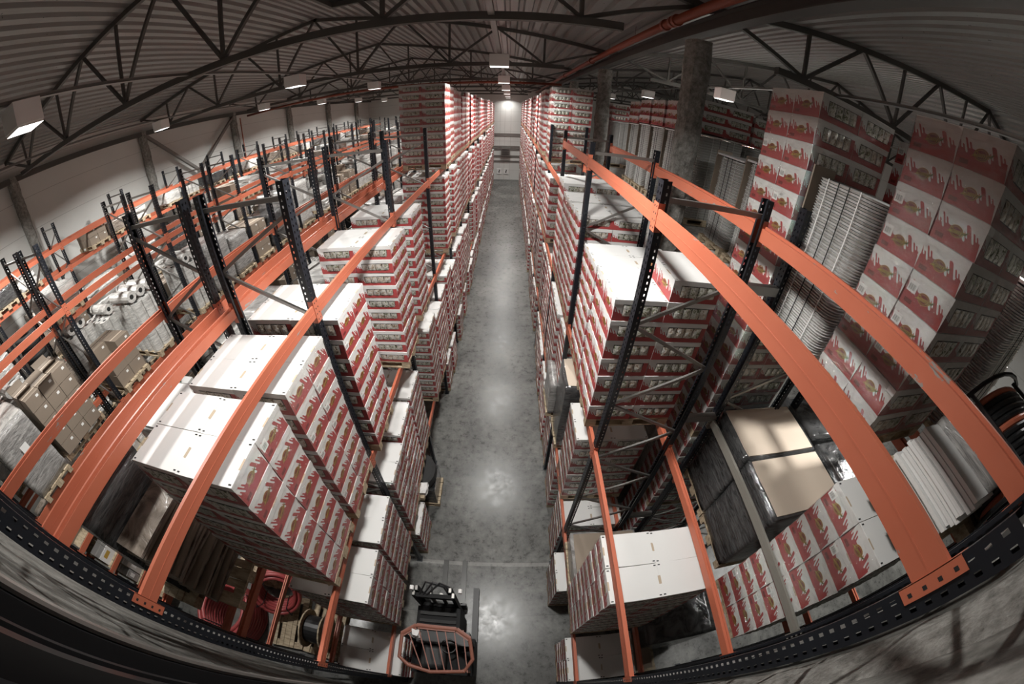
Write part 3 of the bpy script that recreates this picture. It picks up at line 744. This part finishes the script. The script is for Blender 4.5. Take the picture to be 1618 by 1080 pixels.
def rolls(x,y,z,label,nx=3,ny=4,h=1.0,r=.13,mt=None,top=0,group='upright white rolls'):
    o=thing('roll_stack',label,'rolls',(x,y,z),0,group); put('pallet',PALD,o,(0,0,0),0)
    rr_=random.Random(int(x*10+y*7))
    for k in range(2):
        for i in range(nx):
            for j in range(ny):
                t=M(); t.tube([(0,0,0),(0,0,h/2-.01)],r*.98,mt or M_wrap_white,12); t.tube([(0,0,h/2-.009),(0,0,h/2-.006)],r*.35,M_hole,8); t.build('roll',o,((i-(nx-1)/2)*2*r*.98,(j-(ny-1)/2)*2*r*.9,.144+k*h/2))
    for k in range(top):
        t=M(); t.tube([(-.42,0,0),(.42,0,0)],r*.9,mt or M_wrap_white,12); t.tube([(.421,0,0),(.424,0,0)],r*.4,M_hole,8); t.build('lying_roll',o,(0,(k-(top-1)/2)*2*r,.144+h+r))
    return o
def bags(x,y,z,n,label,mt=None,sx=1.1,sy=.8,group='heaped film wrapped bundles',seed=0):
    o=thing('bundle_pile',label,'bundles',(x,y,z),0,group); put('pallet',PALD,o)
    for k in range(n):
        lumpy(sx*(1-.04*k)*random.uniform(.9,1.05),sy*random.uniform(.85,1),.16,5,.05,mt or M_wrap_white,.3,seed+k*1.7,4).build('bundle',o,(random.uniform(-.04,.04),random.uniform(-.03,.03),.144+k*.13),random.uniform(-.2,.2),smooth=True)
    return o

# --- right side
tray_stack(3.32,2.36,6.62,1.62,'tall stack of white trays in a rounded frame between the two right carton loads',1.05,.78,True,3,lid=False)
tray_stack(4.75,1.35,6.62,1.6,'white tray stack at the right picture edge beyond the cable drum',1.0,.8,False,5)
for i,(x,y,h) in enumerate(((4.15,4.6,1.55),(4.15,5.5,1.5),(4.2,7.2,1.75),(4.2,8.15,1.7),(4.2,9.1,1.7),(4.2,10.05,1.7),(4.2,11.0,1.65),(4.3,14.2,1.6),(4.3,15.2,1.6),(5.5,4.9,1.5),(5.6,7.4,1.7),(5.6,8.4,1.7))):
    tray_stack(x,y,6.5,h,'white tray stack behind the right rack, %s of the row past the column'%ORD[i+1],seed=i*2+1)
    wrapped(x,y,0,1.2,.82,6.34,M_wrap_white,'milky wrapped block under the white tray stacks, %s behind the column'%ORD[i+1],seed=i,seg=6)
    if i>=2 and i!=9:
        load(x-.6,y-.4,6.5+h+.2,3,'low','three layers of snack cartons on top of white trays, %s past the column'%ORD[i+1],pallet=False,group='short carton loads on white trays')
for i,(x,y) in enumerate(((5.9,10.2),(5.9,11.3),(5.9,12.6),(7.3,9.6),(7.3,10.9),(7.3,12.2),(8.6,9.8),(8.6,11.4),(10.2,10.5),(10.2,12.4))):
    load(x-.6,y-.4,6.6,8,'low','snack carton load deep in the right hand block storage, %s of ten'%ORD[i+1],wrap=None,group='block stored carton loads')
    wrapped(x,y,0,1.2,.82,6.6,M_wrap_white,'tall milky wrapped column under the block stored cartons, %s of ten'%ORD[i+1],seed=i,seg=5,pal=False)
for i,(x,y,c) in enumerate(((3.45,1.50,0),(3.45,2.32,0),(4.75,1.6,1),(4.75,2.5,1))):
    wrapped(x,y,3.9,1.22,.80,1.32,M_wrap_dark,('dark shiny wrapped goods under a tan cardboard sheet, %s from the camera'%('nearer' if i==0 else 'farther')) if not c else 'dark shiny wrapped goods right of the tan topped pallets, %s one'%('nearer' if i==2 else 'farther'),seed=i+3,top=None if c else M_tan_pale,amp=.02,seg=12,rnd=.22)
# white boards on a pallet
o=thing('board_stack','stack of long white boards lying on a wooden pallet at the right','boards',(3.35,.44,6.62)); put('pallet',PALD,o)
r=random.Random(5)
for k in range(11):
    t=M(); a=r.uniform(-.03,.03); t.box(-.34+a,.5,-.36+r.uniform(-.02,.02),.34+r.uniform(-.02,.02),0,.034,M_white); t.build('board',o,(0,0,.146+k*.038))
lumpy(.62,.70,.1,6,.02,M_wrap_grey,.1,2).build('film_cover',o,(.25,0,.146+.41),smooth=True)
# cable drum
o=thing('cable_drum','large black cable coil with orange bands at the right edge','cable drum',(3.95,.28,7.22),1.35)
for k in range(13):
    t=M(); R_=.40
    t.tube([(-.36+k*.058,R_*math.cos(2*PI*i/28),R_*math.sin(2*PI*i/28)) for i in range(28)],.031,M_orange if k in (0,7,12) else M_black,8,closed=True); t.build('cable_turn',o)
for s in (-1,1): t=M(); t.tube([(s*.42,.5*math.cos(2*PI*i/24),.5*math.sin(2*PI*i/24)) for i in range(24)],.02,M_black,6,closed=True); t.build('end_ring',o)
for k in range(4): a=k*PI/2+.5; t=M(); t.bar((-.44,.47*math.cos(a),.47*math.sin(a)),(.44,.47*math.cos(a),.47*math.sin(a)),.03,.03,M_black); t.build('cross_bar',o)
t=M(); t.box(3.55,4.75,-.2,.62,6.62,6.76,M_wood); tag(t.build('wooden_crate_base'),'wooden base under the black cable coil at the right','pallet')
# right rack odds and ends
wrapped(1.75,1.98,2.07,1.15,.8,.42,M_wrap_grey,'kraft board topped wrapped pallet right of the aisle below the first frame',seed=8,top=M_tan)
wrapped(1.72,5.02,2.07,1.15,.85,1.75,M_wrap_dark,'dark film wrapped load with kraft top right of the aisle, behind second frame',seed=9,top=M_tan_pale,amp=.03)
wrapped(1.60,5.95,2.07,1.15,.85,.9,M_wrap_grey,'grey wrapped half height load right of the aisle, third bay',seed=10)
load(1.16,3.35,2.07,7,'tall','snack carton load with narrow white lid right of the aisle under nearest middle load',single=True,wrap=M_film)
load(1.16,4.2,0,7,'tall','snack carton load on the floor right of the aisle, second bay, far slot',wrap=M_film)
load(1.16,2.8,0,7,'tall','snack carton load on the floor right of the aisle, second bay, near slot',wrap=M_film)
o=wrapped(3.1,.85,0,1.3,.9,1.9,M_wrap_dark,'dark grey wrapped machine crate with a white label under the right rack',seed=12,amp=.012,rnd=.05)
t=M(); paper(t,-.05,-.47,1.35,.2,.24); t.build('label_sheet',o,label='white paper label')
t=M(); paper(t,.02,-.472,1.02,.06,.12,mt=M_gold); t.build('label_sheet',o,label='yellow label')
o=thing('flat_carton','open topped kraft carton between the floor load and the dark crate','carton',(2.52,.35,.75)); t=M(); t.box(-.16,.18,-.33,.35,0,.55,M_tan_pale); t.build('carton_body',o); t=M(); t.box(-.17,.19,-.34,.36,.555,.575,M_tan); t.build('lid',o)
put('pallet',PALD,o,(0.1,0,-.75)); 
t=M(); 
for k in range(4): t.box(-.3,.3,-.35,.35,-.6+k*.15,-.47+k*.15,M_tan)
t.build('lower_cartons',o)
# --- left side, second row
wrapped(-3.96,.66,4.32,.50,.95,1.75,M_wrap_dark,'dark wrapped pallet with a white label beside the nearest carton load',seed=21,lab=1,amp=.03,rnd=.06)
o=thing('flattened_carton_bale','pile of flattened brown cartons between the dark wrapped pallet and nearest carton load','cardboard bale',(-3.42,.66,4.47)); r=random.Random(2)
put('pallet',PALD,o,(-.1,0,-.146),0)
for k in range(22): t=M(); t.box(-.22+r.uniform(-.05,.03),.18+r.uniform(-.06,.06),-.42,.38,k*.06,k*.06+.035,M_tan if k%3 else M_wrap_brown); t.build('flattened_carton',o,rz=r.uniform(-.08,.08))
wrapped(-3.70,1.86,4.32,1.0,.75,1.55,M_wrap_white,'pale wrapped pallet behind the second carton load left of the aisle',seed=22,top=M_lid)
for i,(y,k) in enumerate(((3.3,0),(4.3,1),(6.2,0),(7.2,2),(9.0,0),(10.0,1),(11.9,2),(12.9,0),(15,1),(17.5,0),(20,2),(23,0),(26,1),(29,2),(32,0))):
    mt=(M_wrap_white,M_wrap_grey,M_wrap_brown)[k]
    wrapped(-3.70,y,4.32,1.05,.82,(1.1,1.5,.9)[k],mt,'%s film wrapped pallet on middle beams behind the left aisle rack, %s from camera'%(('pale','grey','brown')[k],ORD[i+1]),seed=i+30,seg=7)
    if i<9: wrapped(-3.70,y,1.5,1.05,.82,(1.3,.9,1.5)[k],(M_wrap_dark,M_wrap_brown,M_wrap_grey)[k],'%s wrapped pallet on the lower beams behind the left aisle rack, %s from camera'%(('dark','brown','grey')[k],ORD[i+1]),seed=i+50,seg=6)
# --- second aisle rack: measured goods in front bays, then a mix
carton_pile(-8.45,1.83,4.5,2,3,5,(.48,.36,.27),M_tan,'brown carton pile with one opened box on top, across the second aisle',.25,4,openbox=True)
wrapped(-8.4,.72,4.5,1.1,.85,1.35,M_wrap_grey,'grey wrapped pallet with two white labels, left of the brown carton pile',seed=61,lab=1,top=M_wrap_white)
rolls(-8.42,4.75,4.5,'pallet of upright white paper rolls with three rolls lying on top',4,3,1.25,.145,top=3)
carton_pile(-8.45,3.55,4.5,2,2,3,(.5,.4,.3),M_tan,'small brown carton pile between two punched uprights across the second aisle',.3,8)
carton_pile(-8.5,-.0+.35,3.4,1,2,1,(.55,.42,.34),M_tan,'brown box marked 20128 beside a black lettered pack on a low shelf',0,2,labels=False,pal=False)
o=thing('printed_pack','black printed pack with green and white swirls on the shelf','carton',(-8.25,1.02,3.4)); t=M(); t.box(-.2,.2,-.16,.16,0,.32,M_black); t.build('pack_body',o)
t=M(); 
for k,(cy,cz,rr_) in enumerate(((-.07,.16,.07),(.07,.17,.06))):
    t.tube([(.203,cy+rr_*math.cos(2*PI*i/18),cz+rr_*math.sin(2*PI*i/18)) for i in range(18)],.012,M_leaf if k else M_label,6,closed=True)
t.build('swirl_print',o,label='green and white swirl')
NUM=text_tpl('20128',.11,M_ink)
o=thing('box_sign','white paper sign reading 20128 taped to the brown box','sign',(-8.215,.14,3.58)); t=M(); t.poly([(0,-.14,-.08),(0,.14,-.08),(0,.14,.08),(0,-.14,.08)],M_label); t.build('sheet',o)
t=M(); n=len(t.v); t.v+=[(.003,p[0]*.8,p[1]) for p in NUM.v]; t.f+=NUM.f; t.m+=NUM.m; t.build('lettering',o)
# small goods on the low shelves
r=random.Random(11); GC=(M_tan,M_greyboard,M_tan_pale,M_wrap_dark,M_wrap_grey,M_wrap_brown,M_white,M_red)
for li,(z,nm_) in enumerate(((.75,'lowest'),(1.6,'second'),(2.5,'third'),(3.4,'fourth'))):
    t=M(); t.box(-9.0,-7.95,-.02,2.85,z-.02,z+.001,M_wood); tag(t.build('shelf_board'),'wooden shelf board, %s shelf of the small parts bay'%nm_,'shelf',None)
    y=(0.02 if li<3 else 1.25); k=0
    while y<2.7:
        w_=r.uniform(.16,.42); hh=r.uniform(.14,.5 if li!=2 else .3); dd=r.uniform(.3,.85)
        mt=r.choice(GC)
        t=M(); t.box(-dd/2,dd/2,-w_/2,w_/2,0,hh,mt); t.box(-.02,.02,-w_/2,w_/2,hh,hh+.002,M_label)
        paper(t,dd/2+.001,0,hh*.6,w_*.5,hh*.35,'x',M_label if r.random()<.6 else M_gold)
        k+=1; o=t.build('small_box',loc=(-7.95-dd/2-r.uniform(.0,.12),y+w_/2,z+.001)); tag(o,'small goods box on the %s shelf across the second aisle, %s from the wall'%(nm_,ORD[min(k,16)]),'box','small goods boxes on the low shelves')
        y+=w_+r.uniform(.02,.10)
# green coil and odd reels
o=thing('green_hose_coil','dark green hose coil on a white sheet across the second aisle','hose coil',(-8.1,4.2,3.6)); 
for k in range(4): t=M(); t.tube([(.33*math.cos(2*PI*i/22),.33*math.sin(2*PI*i/22),.04+k*.07) for i in range(22)],.035,bpy.data.materials.get('green_hose') or mat('green_hose',(.02,.09,.045),.4),8,closed=True); t.build('hose_turn',o,smooth=True)
t=M(); t.box(-.45,.45,-.5,.5,-.16,-.002,M_white); t.build('white_sheet',o); t=M()
for sx in (-.4,.36):
    for sy in (-.45,.4): t.box(sx,sx+.06,sy,sy+.06,-2.1,-.16,M_wood)
t.build('support_post',o)
kinds=['wg','ww','wd','cp','rl','bg','wb']
names={'wg':'grey wrapped pallet','ww':'pale wrapped pallet','wd':'dark wrapped pallet','cp':'brown carton pile','rl':'white roll pallet','bg':'heap of silvery bundles','wb':'brown wrapped pallet'}
def goods(kd,x,y,z,where,seed,hmax):
    r=random.Random(seed*13+5); h=r.uniform(.55,.9)*hmax; lb='%s %s'%(names[kd],where)
    if kd=='cp': nz=max(2,int(h/.28)); carton_pile(x,y,z,2,2,nz,(.5,.4,.28),M_tan,lb,.3,seed)
    elif kd=='rl': rolls(x,y,z,lb,4,3,min(1.3,h),.14,top=r.randrange(3))
    elif kd=='bg': bags(x,y,z,int(h/.14),lb,seed=seed)
    else: wrapped(x,y,z,1.08,.85,h,{'wg':M_wrap_grey,'ww':M_wrap_white,'wd':M_wrap_dark,'wb':M_wrap_brown}[kd],lb,seed=seed,seg=8,lab=int(r.random()<.4),amp=.035)
r=random.Random(21)
for row,xc,pt,lvs in (('across the second aisle',-8.45,3.05,((4.5,1.9,'middle beams'),(1.5,2.6,'lower beams'))),
                      ('behind the second aisle rack',-9.75,3.05,((6.28,.9,'top beams'),(4.4,1.6,'middle beams'),(1.5,2.4,'lower beams'))),
                      ('against the left wall',-14.55,3.08,((6.52,.7,'high beams'),(4.2,2.0,'middle beams'),(1.5,2.2,'lower beams')))):
    for i in range(12):
        for z,hm,ln in lvs:
            for s in range(3):
                y=-.12+i*pt+.55+s*.97
                if xc==-8.45 and (i<2 if z==4.5 else i<1): continue
                if r.random()<(.45 if z>6 else .22): 
                    r.random(); continue
                if i>8 and s==1: continue
                kd=r.choice(kinds) if i<7 else r.choice(['wg','ww','wb'])
                goods(kd,xc,y,z,'%s, %s, %s bay, %s slot'%(row,ln,ORD[i+1],('near','middle','far')[s]),int(r.random()*999),hm)
o=thing('tyre_stack','stack of film wrapped black tyres by the left wall','tyres',(-14.4,3.6,4.2+.144)); put('pallet',PALD,o,(0,0,-.144))
for k in range(6): tyre(o,.12+k*.2,.42,.13)
# heap of silver bundles high by the wall
bags(-14.3,6.9,4.2,9,'big silvery wrapped bundle heap high against the left wall',seed=77,sx=1.2,sy=1.6)
# hoses, pallets and drums on the second aisle floor
def hose_coil(x,y,z,R,turns,rad,label,tilt=(0,0)):
    o=thing('hose_coil',label,'hose coil',(x,y,z),0,'red hose coils'); o.rotation_euler=(tilt[0],tilt[1],.3)
    for k in range(turns):
        for q in range(2):
            R_=R-q*rad*2.1; t=M(); t.tube([(R_*math.cos(2*PI*i/36)+random.uniform(-.006,.006),R_*math.sin(2*PI*i/36),k*rad*2.02) for i in range(36)],rad,M_hose,8,closed=True); t.build('hose_turn',o,smooth=True)
    for a in (.4,2.2,3.7,5.2):
        t=M(); ca,sa=math.cos(a),math.sin(a); zz=turns*rad*2.02; t.tube([((R+rad+.01)*ca,(R+rad+.01)*sa,-rad),((R+rad+.01)*ca,(R+rad+.01)*sa,zz),((R-3.2*rad)*ca,(R-3.2*rad)*sa,zz),((R-3.2*rad)*ca,(R-3.2*rad)*sa,-rad)],.012,M_black,5,closed=True); t.build('tie_strap',o)
    return o
hose_coil(-5.95,.35,.06,.66,9,.05,'large flat coil of pinkish red hose tied with black straps')
hose_coil(-4.85,1.30,.66,.52,5,.045,'smaller red hose coil leaning against wooden pallets',(.9,.25))
o=thing('loose_hose_end','loose red hose end with a silver fitting above the small coil','hose',(-5.1,1.6,1.0)); t=M(); t.tube([(0,0,0),(-.25,.1,.25),(-.45,.2,.3)],.045,M_hose,8); t.build('hose',o); t=M(); t.tube([(-.45,.2,.3),(-.56,.25,.32)],.05,M_steel,10); t.build('fitting',o)
o=thing('empty_pallet_stack','stack of empty wooden pallets beside the red hose coils','pallets',(-5.45,1.9,0))
for k in range(7): put('pallet',PALD,o,(random.uniform(-.03,.03),random.uniform(-.03,.03),k*.146),PI/2+random.uniform(-.04,.04))
for i,(x,y,a) in enumerate(((-4.62,.62,.08),(-3.72,.62,-.05))):
    o=thing('floor_pallet','empty wooden pallet lying on the floor under the left rack, %s one'%('outer' if i==0 else 'inner'),'pallet',(x,y,0),a,'pallets lying under the rack'); p=put('pallet',PALD,o,(0,0,0),PI/2)
o=thing('wire_drum','dark cable drum standing on the empty pallet under the left rack','drum',(-3.72,.55,.57)); 
for s in (-1,1): t=M(); t.tube([(s*.2,0,0),(s*.23,0,0)],.42,M_wood,24); t.build('flange',o)
t=M(); t.tube([(-.2,0,0),(.2,0,0)],.3,M_black,24); t.build('winding',o)
o=thing('spool','brassy wire spool in a black ring on the floor by the near wall','spool',(-3.65,1.5,.36)); t=M(); t.tube([(0,-.14,0),(0,.14,0)],.26,M_gold,20); t.build('wire_winding',o); p=tyre(o,0,.36,.06); p.rotation_euler=(PI/2,0,0)
# engines and jacks along the low shelves
for i,(x,y) in enumerate(((-7.35,.9),(-7.3,1.5),(-7.2,2.1),(-7.25,2.7))):
    o=thing('floor_part','small dark machine part with a pale roll on the floor by the bin shelves, %s from wall'%ORD[i+1],'machine part',(x,y,0),i*.7,'machine parts on the floor')
    t=M(); t.box(-.16,.16,-.12,.12,0,.22,M_black); t.build('housing',o); t=M(); t.tube([(-.12,0,.29),(.12,0,.29)],.08,M_white,12); t.build('pale_roll',o)
# big tyre, orange crates and rags on the floor, left of the aisle
o=thing('large_tyre','big black tyre lying flat on a pallet beside the aisle','tyre',(-2.15,4.55,.80)); tyre(o,.17,.58,.2)
t=M(); put('pallet',PALD,o,(-.0,0,-.80)); t=M(); t.box(-.55,.55,-.38,.38,-.65,-.02,M_wrap_dark); t.build('support_block',o)
o=thing('orange_part_crate','crate of bright orange machine parts behind the big tyre','crate',(-2.35,5.0,1.64)); t=M(); t.box(-.55,.55,-.03,.0,0,.08,M_wood); t.box(-.55,.55,.4,.43,0,.08,M_wood); t.box(-.55,.55,-.03,.43,-.02,0,M_wood); t.build('crate_frame',o)
for i in range(6):
    for j in range(2): t=M(); t.box(-.06,.06,-.09,.09,0,.1+.05*((i+j)%2),M_orange); t.build('orange_part',o,(-.45+i*.18,.1+j*.2,.0))
o=thing('clutter_pallet','pallet of rags and a turquoise can beside the aisle','pallet',(-2.0,3.9,1.16)); t=M(); t.box(-.3,.3,-.2,.2,0,.12,M_wood); t.build('box_frame',o); t=M(); t.box(-.1,.05,-.1,.08,.12,.3,M_black); t.build('black_case',o)
lumpy(.25,.3,.14,4,.06,M_white,.3,5,6).build('rag',o,(.22,.0,.1)); t=M(); t.tube([(-.2,-.2,.0),(-.2,-.2,.22)],.06,mat('turquoise_can',(.02,.28,.36),.4),10); t.build('can',o)
# dark steel post against the near wall, low at the left
o=thing('steel_post','dark ribbed steel post close to the camera by the near wall','post',(-1.12,YB+.10,0)); t=M(); t.box(-.30,.30,-.085,-.06,0,7.9,M_black); t.box(-.30,-.25,-.06,.06,0,7.9,M_black); t.box(.05,.10,-.06,.04,0,7.9,M_black); t.box(-.12,-.09,-.06,.02,0,7.9,M_black); t.build('post_profile',o)
t=M(); t.tube([(-.28,.08,4.2),(-.28,.08,7.9)],.02,M_steel,8); t.build('conduit',o)

# ------------------------------------------------------------------ the reach truck
o=thing('forklift','black reach truck with an orange barred roof guard parked beside the left rack','forklift',(-1.02,.45,0))
M_fk=mat('truck_black_paint',(.006,.006,.0065),.6,0,.2); M_fo=mat('faded_orange_paint',(.24,.09,.06),.5); M_fdk=mat('truck_dark_grey',(.022,.022,.022),.45); M_fst=mat('worn_fork_steel',(.07,.07,.068),.35,.6)
g_=[(-.52,.20),(-.30,.37),(.34,.36),(.56,.22),(.62,-.12),(.50,-.32),(-.02,-.37),(-.36,-.30),(-.52,-.18)]
t=M(); t.tube([(x,y,2.12) for x,y in g_],.032,M_fo,8,closed=True); t.build('roof_guard_frame',o)
t=M()
for i in range(3):
    a=g_[i]; b=g_[i+1]; t.bar((a[0],a[1],2.12),(b[0],b[1],2.12),.09,.03,M_fo)
t.build('roof_guard_rim',o)
for i in range(7):
    a=-.42+i*.145; b=-.26+i*.115; t=M(); t.bar((a,.36 if i else .26,2.12),(b+.12,-.34,2.12),.016,.016,M_fo); t.build('guard_bar',o)
for x,y in ((-.5,.2),(.55,.2),(.5,-.3),(-.36,-.28)): t=M(); t.bar((x,y,.9),(x,y,2.1),.05,.05,M_fo if y<0 else M_fk); t.build('guard_post',o)
t=lumpy(1.12,.72,.95,4,.006,M_fk,.08,1); t.build('chassis',o,(.02,-.02,.12))
t=M(); t.box(-.44,.5,.16,.42,.9,1.35,M_fdk); t.build('dashboard',o)
t=M(); t.box(-.42,.34,.46,.82,.15,1.6,M_fk); t.box(-.36,.28,.52,.58,1.6,1.64,M_rubber); t.box(-.36,.28,.66,.72,1.6,1.64,M_rubber); t.build('battery_cover',o)
t=lumpy(.42,.42,.42,4,.01,M_fdk,.2,2); t.build('driver_seat',o,(-.1,-.08,1.0),smooth=True)
t=M(); t.tube([(.16+.13*math.cos(2*PI*i/16),.14+.13*math.sin(2*PI*i/16),1.45) for i in range(16)],.013,M_black,6,closed=True); t.bar((.16,.14,1.3),(.16,.14,1.45),.03,.03,M_black); t.build('steering_wheel',o)
for s in (-1,1):
    t=M(); t.box(s*.52-.06,s*.52+.06,.3,1.55,.06,.30,M_fdk); t.build('support_leg',o)
    t=M(); t.tube([(s*.52-.045,1.4,.13),(s*.52+.045,1.4,.13)],.13,M_rubber,14); t.build('leg_wheel',o)
for s in (-1,1):
    for k,(yy,dx) in enumerate(((.92,.33),(1.0,.28))):
        t=M(); t.box(s*dx-.03,s*dx+.03,yy-.05,yy+.05,.1,2.2+k*.05,M_fk); t.box(s*dx-.02,s*dx+.02,yy-.04,yy+.04,2.2+k*.05,2.22+k*.05,M_steel); t.build('mast_rail',o,(-.07,0,0))
for z in (2.15,1.4,.6): t=M(); t.box(-.36,.26,.86,.93,z-.06,z+.06,M_fk); t.build('mast_crossbar',o)
for x in (-.16,.04): t=M(); t.tube([(x,.96,.2),(x,.96,2.05)],.035,M_steel,10); t.build('lift_cylinder',o)
t=M(); t.box(-.48,.34,1.08,1.13,.1,.6,M_fdk); t.build('fork_carriage',o)
t=M()
for k in range(3): t.tube([(-.3+k*.06,.9,2.2),(-.2+k*.12,1.1,2.32),(.1+k*.05,1.05,2.26),(.22,.9,2.1)],.018,M_black,6)
t.build('hydraulic_hoses',o)
for s in (-1,1):
    t=M(); t.box(s*.215-.055,s*.215+.055,1.13,2.25,.05,.09,M_fst); t.box(s*.215-.055,s*.215+.055,1.11,1.15,.05,.6,M_fst); t.build('fork_tine',o)
for x in (-.42,.38): t=M(); t.tube([(x,.95,2.3),(x,1.02,2.3)],.035,M_lampbody,10); t.build('work_light',o)
lumpy(.12,.12,.2,4,.05,M_white,.3,9,8).build('paper_scrap',o,(-.3,.25,1.95))
